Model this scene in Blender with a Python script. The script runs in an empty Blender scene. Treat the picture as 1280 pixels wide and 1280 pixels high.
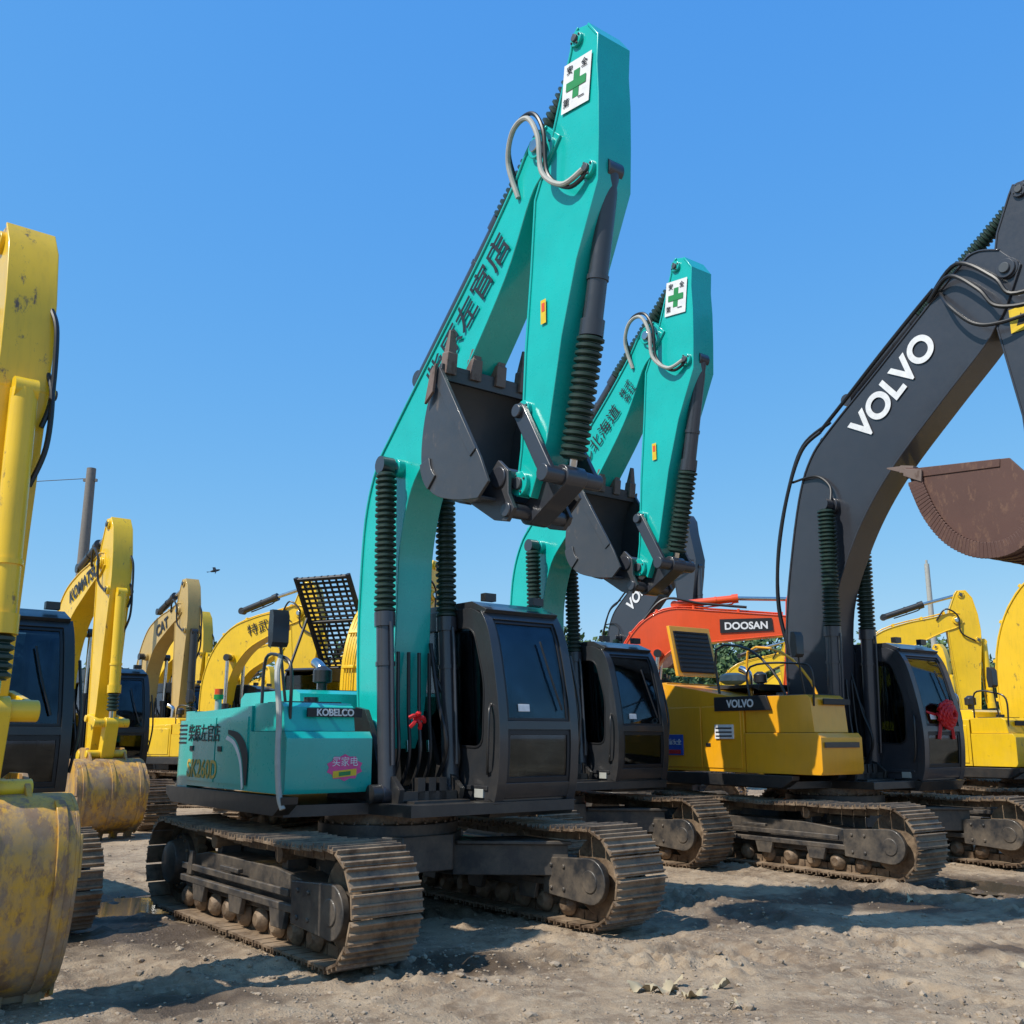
import bpy, math, random
from mathutils import Vector, Matrix, noise
random.seed(7)
D=bpy.data
sc=bpy.context.scene
# ------------------------------------------------------------------ materials
def nt(name):
    m=D.materials.new(name); m.use_nodes=True
    t=m.node_tree; b=t.nodes['Principled BSDF']
    return m,t,b
def N(t,typ,**kw):
    n=t.nodes.new(typ)
    for k,v in kw.items():
        if k in n.inputs: n.inputs[k].default_value=v
        else: setattr(n,k,v)
    return n
def rgba(c): return (c[0],c[1],c[2],1)
def ramp(t,fac,p0,p1,c0=(0,0,0),c1=(1,1,1)):
    r=N(t,'ShaderNodeValToRGB'); r.color_ramp.elements[0].position=p0; r.color_ramp.elements[1].position=p1
    r.color_ramp.elements[0].color=rgba(c0); r.color_ramp.elements[1].color=rgba(c1)
    t.links.new(fac,r.inputs[0]); return r.outputs[0]
def mix(t,fac,a,b,blend='MIX'):
    m=N(t,'ShaderNodeMix'); m.data_type='RGBA'; m.blend_type=blend
    for s,i in ((fac,0),(a,6),(b,7)):
        if hasattr(s,'is_linked'): t.links.new(s,m.inputs[i])
        else: m.inputs[i].default_value=s if i==0 else rgba(s)
    return m.outputs[2]
def noi(t,scale,detail=5,rough=.6,vec=None,stretch=None):
    n=N(t,'ShaderNodeTexNoise'); n.inputs['Scale'].default_value=scale; n.inputs['Detail'].default_value=detail; n.inputs['Roughness'].default_value=rough
    tc=N(t,'ShaderNodeTexCoord')
    if stretch:
        mp=N(t,'ShaderNodeMapping'); mp.inputs['Scale'].default_value=stretch
        t.links.new(tc.outputs['Object'],mp.inputs[0]); t.links.new(mp.outputs[0],n.inputs[0])
    else: t.links.new(tc.outputs['Object'],n.inputs[0])
    return n.outputs[0]
def math_(t,op,a,b=None,clamp=False):
    m=N(t,'ShaderNodeMath'); m.operation=op; m.use_clamp=clamp
    for s,i in ((a,0),(b,1)):
        if s is None: continue
        if hasattr(s,'is_linked'): t.links.new(s,m.inputs[i])
        else: m.inputs[i].default_value=s
    return m.outputs[0]
def bump(t,b,h,strength,dist):
    n=N(t,'ShaderNodeBump'); n.inputs['Strength'].default_value=strength; n.inputs['Distance'].default_value=dist
    t.links.new(h,n.inputs['Height']); t.links.new(n.outputs[0],b.inputs['Normal'])
DUST=(.30,.225,.15)
def paint(name,col,rough=.38,dust=.35,coat=.25,metal=0,wear=0,wearcol=(.12,.07,.04),streak=0):
    m,t,b=nt(name)
    c=mix(t,ramp(t,noi(t,1.3,3),.3,.75),tuple(x*.86 for x in col),tuple(min(1,x*1.06) for x in col))
    if wear:
        w=ramp(t,noi(t,5,7,.75,stretch=(1.5,1.5,.7)),.62-wear*.2,.70-wear*.18)
        c=mix(t,w,c,wearcol)
    if streak:
        s=ramp(t,noi(t,9,5,.7,stretch=(3,3,.25)),.5,.8)
        c=mix(t,math_(t,'MULTIPLY',s,streak),c,tuple(x*.45 for x in col))
    g=N(t,'ShaderNodeNewGeometry'); sx=N(t,'ShaderNodeSeparateXYZ'); t.links.new(g.outputs['Position'],sx.inputs[0])
    low=ramp(t,math_(t,'MULTIPLY',sx.outputs[2],.4),.1,.8,(1,1,1),(.12,.12,.12))
    sn=N(t,'ShaderNodeSeparateXYZ'); t.links.new(g.outputs['Normal'],sn.inputs[0])
    up=math_(t,'MULTIPLY',math_(t,'MAXIMUM',sn.outputs[2],0),.35)
    dn=ramp(t,noi(t,3.2,7,.72),.38,.72)
    f=math_(t,'MULTIPLY',math_(t,'MULTIPLY',dn,math_(t,'ADD',low,up)),dust,True)
    c=mix(t,f,c,DUST)
    t.links.new(c,b.inputs['Base Color'])
    r=math_(t,'ADD',math_(t,'MULTIPLY',noi(t,14,4),.22),rough-.1)
    r=math_(t,'ADD',r,math_(t,'MULTIPLY',f,.5),True)
    t.links.new(r,b.inputs['Roughness']); b.inputs['Metallic'].default_value=metal
    b.inputs['Coat Weight'].default_value=coat; b.inputs['Coat Roughness'].default_value=.10
    bump(t,b,noi(t,6,6,.6),.10,.012)
    return m
def flat(name,col,rough=.5,metal=0,coat=0):
    m,t,b=nt(name)
    c=mix(t,ramp(t,noi(t,11,4),.3,.75),tuple(x*.78 for x in col),col)
    t.links.new(c,b.inputs['Base Color']); b.inputs['Roughness'].default_value=rough; b.inputs['Metallic'].default_value=metal
    b.inputs['Coat Weight'].default_value=coat
    return m
TEAL=paint('teal_paint',(.004,.45,.395),.28,.10,.5)
TEALLOW=paint('teal_body_paint',(.004,.43,.38),.28,.16,.5,streak=.06)
YEL=paint('yellow_paint',(.84,.52,.008),.36,.3,.3,wear=.10,streak=.3)
YELV=paint('golden_yellow_paint',(.86,.39,.010),.32,.22,.35,streak=.2)
TAN=paint('tan_yellow_paint',(.50,.34,.11),.45,.3,.1,wear=.1,streak=.3)
ORG=paint('orange_paint',(.78,.08,.010),.34,.2,.35,streak=.2)
GREY=paint('dark_grey_paint',(.034,.037,.047),.33,.15,.35)
CABM=paint('cab_charcoal_paint',(.026,.028,.032),.32,.18,.35)
BLK=paint('black_paint',(.016,.017,.019),.38,.2,.2)
FRM=paint('undercarriage_paint',(.024,.025,.028),.42,.5,.1)
RUB=flat('rubber_boot',(.016,.040,.030),.45)
HOSE=flat('rubber_hose',(.014,.014,.015),.42)
CHR=flat('chrome_rod',(.6,.6,.6),.18,1)
BEIGE=flat('grey_conduit',(.42,.42,.38),.6)
BKT=paint('bucket_dark_steel',(.042,.045,.052),.38,.5,.12,wear=.08,wearcol=(.11,.085,.07))
BKTBR=paint('rusty_bucket_steel',(.095,.043,.032),.6,.2,0,wear=.4,wearcol=(.14,.07,.045))
BKTY=paint('worn_yellow_bucket',(.64,.33,.02),.46,1.3,.05,wear=.78,wearcol=(.22,.115,.05),streak=.9)
TOOTH=paint('tooth_steel',(.17,.12,.10),.6,.3,0,wear=.5,wearcol=(.1,.06,.045))
WHITE=flat('white_vinyl',(.8,.8,.8),.5); BLACKV=flat('black_vinyl',(.012,.012,.014),.5)
GOLD=flat('gold_vinyl',(.62,.42,.07),.45); GRN=flat('green_vinyl',(.01,.25,.06),.5)
YV=flat('yellow_vinyl',(.8,.55,.02),.5); REDV=flat('red_vinyl',(.6,.01,.015),.55); BLUV=flat('blue_vinyl',(.01,.07,.42),.5); PNK=flat('pink_vinyl',(.75,.08,.28),.5)
GREYV=flat('grey_vinyl',(.06,.07,.08),.5)
def steeltrack():
    m,t,b=nt('track_steel')
    g=N(t,'ShaderNodeNewGeometry'); sn=N(t,'ShaderNodeSeparateXYZ'); t.links.new(g.outputs['Normal'],sn.inputs[0])
    up=math_(t,'MULTIPLY',math_(t,'ABSOLUTE',sn.outputs[2]),.10)
    n=math_(t,'ADD',noi(t,3.5,7,.75),up)
    f=ramp(t,n,.42,.66,(0.05,0.05,0.05),(.9,.9,.9))
    c=mix(t,ramp(t,noi(t,18,4),.35,.7),(.065,.043,.030),(.155,.10,.062))
    c=mix(t,f,c,(.33,.235,.15)); t.links.new(c,b.inputs['Base Color'])
    t.links.new(ramp(t,f,0,1,(.36,.36,.36),(.9,.9,.9)),b.inputs['Roughness']); b.inputs['Metallic'].default_value=.2
    bump(t,b,noi(t,30,5,.7),.5,.01); return m
TRK=steeltrack()
def glassm():
    m,t,b=nt('tinted_cab_glass')
    o=t.nodes['Material Output']
    tr=N(t,'ShaderNodeBsdfTransparent'); tr.inputs[0].default_value=(.30,.36,.38,1)
    gl=N(t,'ShaderNodeBsdfGlossy'); gl.inputs['Roughness'].default_value=.05; gl.inputs[0].default_value=(.8,.85,.9,1)
    fr=N(t,'ShaderNodeFresnel'); fr.inputs[0].default_value=1.55
    f=math_(t,'ADD',math_(t,'MULTIPLY',fr.outputs[0],.85),math_(t,'MULTIPLY',ramp(t,noi(t,2.5,3),.4,.8),.04))
    ms=N(t,'ShaderNodeMixShader'); t.links.new(f,ms.inputs[0]); t.links.new(tr.outputs[0],ms.inputs[1]); t.links.new(gl.outputs[0],ms.inputs[2])
    t.links.new(ms.outputs[0],o.inputs[0]); return m
GLS=glassm()
# ------------------------------------------------------------------ mesh builder
def cat(pts,n=6,closed=False):
    P=[Vector(p) for p in pts]; out=[]
    for i in range(len(P)-1):
        a=P[max(i-1,0)];b=P[i];c=P[i+1];d=P[min(i+2,len(P)-1)]
        for k in range(n):
            s=k/n
            out.append(.5*((2*b)+(c-a)*s+(2*a-5*b+4*c-d)*s*s+(3*b-a-3*c+d)*s**3))
    out.append(P[-1]); return out
def cat2(pts,n=5): return [(p.x,p.y) for p in cat([(a,b,0) for a,b in pts],n)]
def offs(pl,d):
    out=[]
    for i,p in enumerate(pl):
        a=Vector(pl[max(i-1,0)]);b=Vector(pl[min(i+1,len(pl)-1)])
        t=(b-a).normalized(); n=Vector((-t.y,t.x)); out.append((p[0]+n.x*d,p[1]+n.y*d))
    return out
class MB:
    def __init__(s): s.v=[];s.f=[];s.m=[];s.mats=[]
    def add(s,vs,fs,mat):
        if mat not in s.mats: s.mats.append(mat)
        k=s.mats.index(mat); o=len(s.v)
        s.v+= [tuple(v) for v in vs]; s.f+=[[i+o for i in f] for f in fs]; s.m+=[k]*len(fs)
    def prism(s,poly,y0,y1,mat):
        n=len(poly)
        vs=[(x,y0,z) for x,z in poly]+[(x,y1,z) for x,z in poly]
        fs=[list(range(n)),list(range(2*n-1,n-1,-1))]+[[i,(i+1)%n,(i+1)%n+n,i+n] for i in range(n)]
        s.add(vs,fs,mat)
    def prismz(s,poly,z0,z1,mat):
        n=len(poly)
        vs=[(x,y,z0) for x,y in poly]+[(x,y,z1) for x,y in poly]
        fs=[list(range(n)),list(range(2*n-1,n-1,-1))]+[[i,(i+1)%n,(i+1)%n+n,i+n] for i in range(n)]
        s.add(vs,fs,mat)
    def box(s,x0,x1,y0,y1,z0,z1,mat): s.prism([(x0,z0),(x1,z0),(x1,z1),(x0,z1)],y0,y1,mat)
    def plate(s,pl,a,b,y0,y1,mat):
        s.prism(offs(pl,a)+offs(pl,b)[::-1],y0,y1,mat)
    def ring(s,outer,inner,y0,y1,mat):
        n=len(outer); vs=[(x,y0,z) for x,z in outer]+[(x,y0,z) for x,z in inner]+[(x,y1,z) for x,z in outer]+[(x,y1,z) for x,z in inner]
        fs=[]
        for i in range(n):
            j=(i+1)%n
            fs+=[[i,j,n+j,n+i],[2*n+i,3*n+i,3*n+j,2*n+j],[i,2*n+i,2*n+j,j],[n+i,n+j,3*n+j,3*n+i]]
        s.add(vs,fs,mat)
    def lathe(s,p0,p1,prof,mat,seg=18):
        p0=Vector(p0);p1=Vector(p1);d=(p1-p0);L=d.length;d.normalize()
        u=d.cross(Vector((0,1,0)));
        if u.length<.05: u=d.cross(Vector((1,0,0)))
        u.normalize(); w=d.cross(u); vs=[];fs=[]
        for (t,r) in prof:
            c=p0+d*(t*L)
            for k in range(seg):
                a=2*math.pi*k/seg; vs.append(c+u*(r*math.cos(a))+w*(r*math.sin(a)))
        for i in range(len(prof)-1):
            for k in range(seg):
                j=(k+1)%seg; fs.append([i*seg+k,i*seg+j,(i+1)*seg+j,(i+1)*seg+k])
        fs.append(list(range(seg))[::-1]); fs.append([ (len(prof)-1)*seg+k for k in range(seg)])
        s.add(vs,fs,mat)
    def cyl(s,p0,p1,r,mat,seg=18): s.lathe(p0,p1,[(0,r),(1,r)],mat,seg)
    def boot(s,p0,p1,r,mat):
        L=(Vector(p1)-Vector(p0)).length; n=max(4,int(L/.058)); pr=[]
        for i in range(n):
            k=random.uniform(.95,1.04)
            pr+=[(i/n,r*.72),((i+.28)/n,r*k),((i+.62)/n,r*k),((i+.9)/n,r*.72)]
        pr.append((1,r*.74)); s.lathe(p0,p1,pr,mat,18)
    def tube(s,pts,r,mat,n=6,seg=8,smooth=True):
        P=cat(pts,n) if smooth else [Vector(p) for p in pts]
        vs=[];fs=[];u=None
        for i,p in enumerate(P):
            t=(P[min(i+1,len(P)-1)]-P[max(i-1,0)]).normalized()
            if u is None:
                u=t.cross(Vector((0,0,1)));
                if u.length<.1: u=t.cross(Vector((1,0,0)))
            u=(u-t*u.dot(t)).normalized(); w=t.cross(u)
            for k in range(seg):
                a=2*math.pi*k/seg; vs.append(p+u*(r*math.cos(a))+w*(r*math.sin(a)))
        for i in range(len(P)-1):
            for k in range(seg):
                j=(k+1)%seg; fs.append([i*seg+k,i*seg+j,(i+1)*seg+j,(i+1)*seg+k])
        fs.append(list(range(seg))[::-1]); fs.append([(len(P)-1)*seg+k for k in range(seg)])
        s.add(vs,fs,mat)
    def mesh(s,name,angle=35):
        import bmesh
        me=D.meshes.new(name); me.from_pydata(s.v,[],s.f)
        for m in s.mats: me.materials.append(m)
        me.polygons.foreach_set('material_index',s.m)
        bm=bmesh.new(); bm.from_mesh(me); bmesh.ops.recalc_face_normals(bm,faces=bm.faces); bm.to_mesh(me); bm.free()
        me.polygons.foreach_set('use_smooth',[True]*len(me.polygons))
        me.set_sharp_from_angle(angle=math.radians(angle)); me.update()
        return me
# ------------------------------------------------------------------ excavator parts
def tracks(col,Xc=1.92,ox=0):
    mb=MB(); fr=MB()
    r=.40; zc=.455; e=Xc-1.92
    per=4*Xc+2*math.pi*r; n=int(per/.178)
    for side in (-1,1):
        yc=side*1.3
        for i in range(n):
            d=(i+.3*side)/n*per
            if d<0:d+=per
            if d<2*Xc: x=-Xc+d; z=zc+r; ang=0; z-= .03*math.sin(math.pi*(d/(2*Xc)))+.018*abs(math.sin(3*math.pi*d/(2*Xc)))
            elif d<2*Xc+math.pi*r: a=(d-2*Xc)/r; x=Xc+r*math.sin(a); z=zc+r*math.cos(a); ang=-a
            elif d<4*Xc+math.pi*r: x=Xc-(d-2*Xc-math.pi*r); z=zc-r; ang=-math.pi
            else: a=(d-4*Xc-math.pi*r)/r; x=-Xc-r*math.sin(a); z=zc-r*math.cos(a); ang=-math.pi-a
            ang+=random.uniform(-.025,.025)
            ca,sa=math.cos(ang),math.sin(ang)
            j=random.uniform(-.008,.008)
            def T(px,pz): return (x+px*ca-pz*sa, z+px*sa+pz*ca)
            mb.prism([T(-.083,0),T(.083,0),T(.088,.02),T(-.078,.02)],yc-.3+j,yc+.3+j,TRK)
            for gx,gh in ((-.07,.052),(.0,.045),(.066,.045)):
                mb.prism([T(gx-.013,.016),T(gx+.013,.016),T(gx+.006,gh),T(gx-.006,gh)],yc-.297+j,yc+.297+j,TRK)
            for yy in (-.09,.05):
                mb.prism([T(-.085,-.085),T(.085,-.085),T(.08,-.001),T(-.08,-.001)],yc+yy,yc+yy+.04,TRK)
        fr.prism([(-1.6-e,.26),(1.55+e,.26),(1.75+e,.36),(1.55+e,.54),(.6,.62),(-.9,.62),(-1.6-e,.54)],yc-.15,yc+.15,col)
        for sd in (-1,1):
            ya,yb=sorted((yc+sd*.20,yc+sd*.255))
            fr.prism([(-1.5-e,.33),(1.3+e,.33),(1.36+e,.36),(1.3+e,.39),(-1.5-e,.39)],ya,yb,col)
            fr.prism([(-1.5-e,.44),(1.2+e,.44),(1.2+e,.50),(-1.5-e,.50)],ya+.012,yb-.012,col)
            a0=[(1.95+e+.20*math.cos(t_),.42+.20*math.sin(t_)) for t_ in [-math.pi/2+math.pi*k/10 for k in range(11)]]
            fr.prism([(1.30+e,.26)]+a0+[(1.30+e,.58)],ya-.004,yb+.004,col)
            fr.cyl((1.95+e,yc+sd*.25,.42),(1.95+e,yc+sd*.27,.42),.10,col,24)
            for bx in (1.42,1.6):
                for bz in (.32,.52): fr.cyl((bx+e,yc+sd*.25,bz),(bx+e,yc+sd*.275,bz),.022,col,6)
            for xx in (-.95,-.1,.75): fr.prism([(xx,.19),(xx+.22,.19),(xx+.26,.34),(xx-.04,.34)],ya+.003,yb-.003,col)
            fr.prism([(-.35,.52),(.05,.52),(.05,.56),(-.35,.56)],ya,yb+.03 if sd>0 else yb,col)
            fr.prism([(-1.35-e,.40),(-1.05,.40),(-1.05,.62),(-1.30-e,.62)],ya+.006,yb-.006,col)
        fr.cyl((Xc,yc-.1,zc),(Xc,yc+.1,zc),r-.05,TRK,28); fr.cyl((Xc,yc-.16,zc),(Xc,yc+.16,zc),.12,col,18)
        pol=[]
        for k in range(44):
            a=2*math.pi*k/44; rr=r-.03 if k%2 else r-.085
            pol.append((-Xc+rr*math.cos(a),zc+rr*math.sin(a)))
        fr.prism(pol,yc-.05,yc+.05,TRK)
        fr.lathe((-Xc,yc-.25*1,zc),(-Xc,yc+.2,zc),[(0,.13),(.06,.20),(.3,.22),(.32,.27),(.5,.27),(1,.2)],col,26)
        for k in range(12):
            a=2*math.pi*k/12; fr.cyl((-Xc+.235*math.cos(a),yc-.13,zc+.235*math.sin(a)),(-Xc+.235*math.cos(a),yc-.09,zc+.235*math.sin(a)),.016,TRK,6)
        for k in range(9):
            xx=(-1.5+k*.37)*(Xc/1.92)
            fr.lathe((xx,yc-.19,.17),(xx,yc+.19,.17),[(0,.05),(.08,.09),(.2,.11),(.24,.085),(.76,.085),(.8,.11),(.92,.09),(1,.05)],TRK,16)
        for xx in (-.75,.65): fr.cyl((xx,yc-.16,.73),(xx,yc+.16,.73),.07,TRK,14); fr.box(xx-.05,xx+.05,yc-.1,yc+.1,.6,.7,col)
        for sx in (-1,1):
            poly=[(sx*.35,side*.3),(sx*.62,side*.35),(sx*1.35,side*1.16),(sx*.75,side*1.16)]
            fr.prismz(poly,.42,.70,col)
            fr.prismz([(sx*.30,side*.3),(sx*.68,side*.35),(sx*1.41,side*1.155),(sx*.69,side*1.155)],.70,.735,col)
    fr.prismz([(math.cos(a)*.78,math.sin(a)*.72) for a in [math.pi/8+math.pi/4*k for k in range(8)]],.48,.80,col)
    fr.cyl((0,0,.79),(0,0,.90),.68,col,40); fr.cyl((0,0,.90),(0,0,1.0),.62,TRK,40)
    for k in range(30):
        a=2*math.pi*k/30; fr.cyl((.65*math.cos(a),.65*math.sin(a),.88),(.65*math.cos(a),.65*math.sin(a),.925),.018,TRK,6)
    fr.box(-.2,.2,-.7,.7,.4,.5,col)
    a_,b_=mb.mesh('tracks'),fr.mesh('track_frame')
    for m_ in (a_,b_): m_.transform(Matrix.Translation((ox,0,0)))
    return [('tracks',a_,0),('track_frame',b_,.012)]
def cab(col,trim,x0=-.72,y0=.46,y1=1.42,zb=1.10,dz=0,front=1.0):
    mb=MB(); gl=MB(); f=front-1.0
    prof=[(x0,zb),(.98+f,zb),(1.04+f,zb+.22),(1.06+f,1.75),(1.0+f,2.2),(.88+f,2.68),(.76+f,2.88+dz),(.6+f,2.95+dz),(x0+.08,2.97+dz),(x0,2.88+dz)]
    def rnd(pts,r,n=4):
        out=[]
        for i,p in enumerate(pts):
            p=Vector(p); a=Vector(pts[i-1])-p; b=Vector(pts[(i+1)%len(pts)])-p
            ra=min(r,a.length*.45); rb=min(r,b.length*.45)
            A=p+a.normalized()*ra; B=p+b.normalized()*rb
            for k in range(n+1):
                s=k/n; q=A*(1-s)**2+p*2*s*(1-s)+B*s*s; out.append((q.x,q.y))
        return out
    w2=rnd([(.26,1.62),(.80+f,1.60),(.82+f,2.2),(.64+f,2.74),(.26,2.76)],.13)
    w1=rnd([(x0+.14,1.62),(.12,1.62),(.12,2.76),(x0+.14,2.76)],.10)
    for (ya,yb) in ((y0,y0+.05),(y1-.05,y1)):
        def skin(outer,inner):
            c=Vector((sum(p[0] for p in inner)/len(inner),sum(p[1] for p in inner)/len(inner)))
            o2=[]
            for p in inner:
                d=(Vector(p)-c).normalized(); best=None
                for i in range(len(outer)):
                    a=Vector(outer[i]);b=Vector(outer[(i+1)%len(outer)]); e=b-a
                    den=d.x*e.y-d.y*e.x
                    if abs(den)<1e-9: continue
                    w=a-c; tt=(w.x*e.y-w.y*e.x)/den; uu=(w.x*d.y-w.y*d.x)/den
                    if tt>0 and -1e-6<=uu<=1+1e-6 and (best is None or tt<best): best=tt
                o2.append(tuple(c+d*(best or .3)))
            mb.ring(o2,inner,ya,yb,col)
        fo=[(.19,zb)]+prof[1:8]+[(.19,2.96+dz)]
        skin(fo,w2)
        skin([(x0,zb),(.19,zb),(.19,2.96+dz),(x0+.08,2.97+dz),(x0,2.88+dz)],w1)
        gm=(ya+yb)/2
        for w_ in (w1,w2):
            gl.prism(w_,gm-.004,gm+.004,GLS)
            s_=-1 if ya==y0 else 1
            yo=ya if ya==y0 else yb
            cx=sum(p[0] for p in w_)/len(w_); cz=sum(p[1] for p in w_)/len(w_)
            o_=[(cx+(p[0]-cx)*1.07+0,cz+(p[1]-cz)*1.035) for p in w_]
            y_a,y_b=sorted((yo+s_*.008,yo-s_*.004)); mb.ring(o_,w_,y_a,y_b,BLACKV)
    fp=cat2([(1.0+f,zb),(1.06+f,zb+.22),(1.08+f,1.75),(1.02+f,2.2),(.90+f,2.68),(.77+f,2.9+dz)],4)
    for ya,yb in ((y0-.012,y0+.09),(y1-.09,y1+.012)): mb.plate(fp,-.012,.10,ya,yb,col)
    def fx(z):
        for a,b in zip(fp,fp[1:]):
            if a[1]<=z<=b[1]: return a[0]+(b[0]-a[0])*(z-a[1])/(b[1]-a[1])
        return fp[-1][0]
    def seg(za,zb_,n=5): return [(fx(za+(zb_-za)*i/n),za+(zb_-za)*i/n) for i in range(n+1)]
    mb.plate(seg(zb,zb+.17),-.008,.10,y0+.07,y1-.07,col)
    mb.plate(seg(1.76,1.84,2),-.01,.07,y0+.07,y1-.07,col)
    mb.plate(seg(2.82,2.89+dz,2),-.012,.10,y0+.07,y1-.07,col)
    gl.plate(seg(1.83,2.83,8),.012,.02,y0+.08,y1-.08,GLS); gl.plate(seg(zb+.16,1.77,4),.012,.02,y0+.08,y1-.08,GLS)
    for za,zc_ in ((zb+.17,zb+.22),(1.71,1.757),(1.843,1.87),(2.79,2.817)): mb.plate(seg(za,zc_,1),.002,.03,y0+.09,y1-.09,BLACKV)
    for ya in (y0+.092,y1-.125): mb.plate(seg(zb+.2,1.74,4),.001,.028,ya,ya+.033,BLACKV); mb.plate(seg(1.86,2.80,6),.001,.028,ya,ya+.028,BLACKV)
    rf=[(x0+.02,2.96+dz),(.56+f,2.955+dz),(.80+f,2.885+dz),(.83+f,2.92+dz),(.58+f,3.02+dz),(x0+.1,3.03+dz),(x0,2.99+dz)]
    mb.prism(rf,y0+.02,y1-.02,col); mb.box(-.35,.3,y0+.2,y1-.2,3.02+dz,3.05+dz,trim)
    mb.box(x0,x0+.06,y0+.05,y1-.05,zb,2.0,col); gl.box(x0+.02,x0+.03,y0+.05,y1-.05,2.0,2.88,GLS)
    mb.box(x0+.02,.98+f,y0+.05,y1-.05,zb,zb+.06,col)
    mb.prism([(x0+.02,zb-.14),(.95+f,zb-.14),(1.03+f,zb-.01),(x0+.02,zb-.01)],y0-.03,y1+.03,BLK)
    mb.box(-.45,.1,y0+.27,y1-.27,1.5,1.65,GREYV)
    mb.prism([(-.5,1.6),(-.36,1.6),(-.46,2.45),(-.58,2.45)],y0+.29,y1-.29,GREYV)
    mb.box(-.62,-.5,y0+.36,y1-.36,2.42,2.62,GREYV)
    for yy in (y0+.13,y1-.25): mb.box(-.3,.45,yy,yy+.12,1.3,1.78,GREYV); mb.cyl((.38,yy+.06,1.78),(.42,yy+.06,1.98),.02,BLACKV,8)
    mb.box(.75,.9,y0+.1,y0+.2,1.2,2.1,GREYV); mb.box(.70,.76,y0+.1,y0+.34,2.0,2.2,WHITE)
    mb.plate(seg(1.93,2.0,1),.004,.010,y0+.24,y0+.38,WHITE)
    mb.tube([(fx(1.95)+.03,y1-.2,1.95),(fx(2.3)+.03,y1-.3,2.3),(fx(2.62)+.03,y1-.36,2.62)],.012,BLACKV,4,6)
    mb.tube([(.95+f,y1+.06,1.4),(1.02+f,y1+.10,1.9),(.9+f,y1+.08,2.5)],.016,BLK,5,8)
    mb.tube([(.9+f,y0-.01,1.35),(.98+f,y0-.07,1.5),(1.0+f,y0-.07,1.9),(.95+f,y0-.01,2.0)],.014,BLK,5,8)
    mb.box(.62+f,.70+f,y0+.1,y0+.24,3.02+dz,3.1+dz,BLK); mb.box(.62+f,.70+f,y1-.24,y1-.1,3.02+dz,3.1+dz,BLK)
    mb.prism([(x0+.1,1.2),(.9+f,1.2),(.9+f,1.24),(x0+.1,1.24)],y0-.014,y0+.01,col)
    mb.prism([(.70+f,1.13),(.84+f,1.13),(.84+f,1.21),(.70+f,1.21)],y0-.018,y0+.01,BEIGE)
    return [('cab',mb.mesh('cab'),.014),('cab_glass',gl.mesh('cab_glass'),0)]
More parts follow.
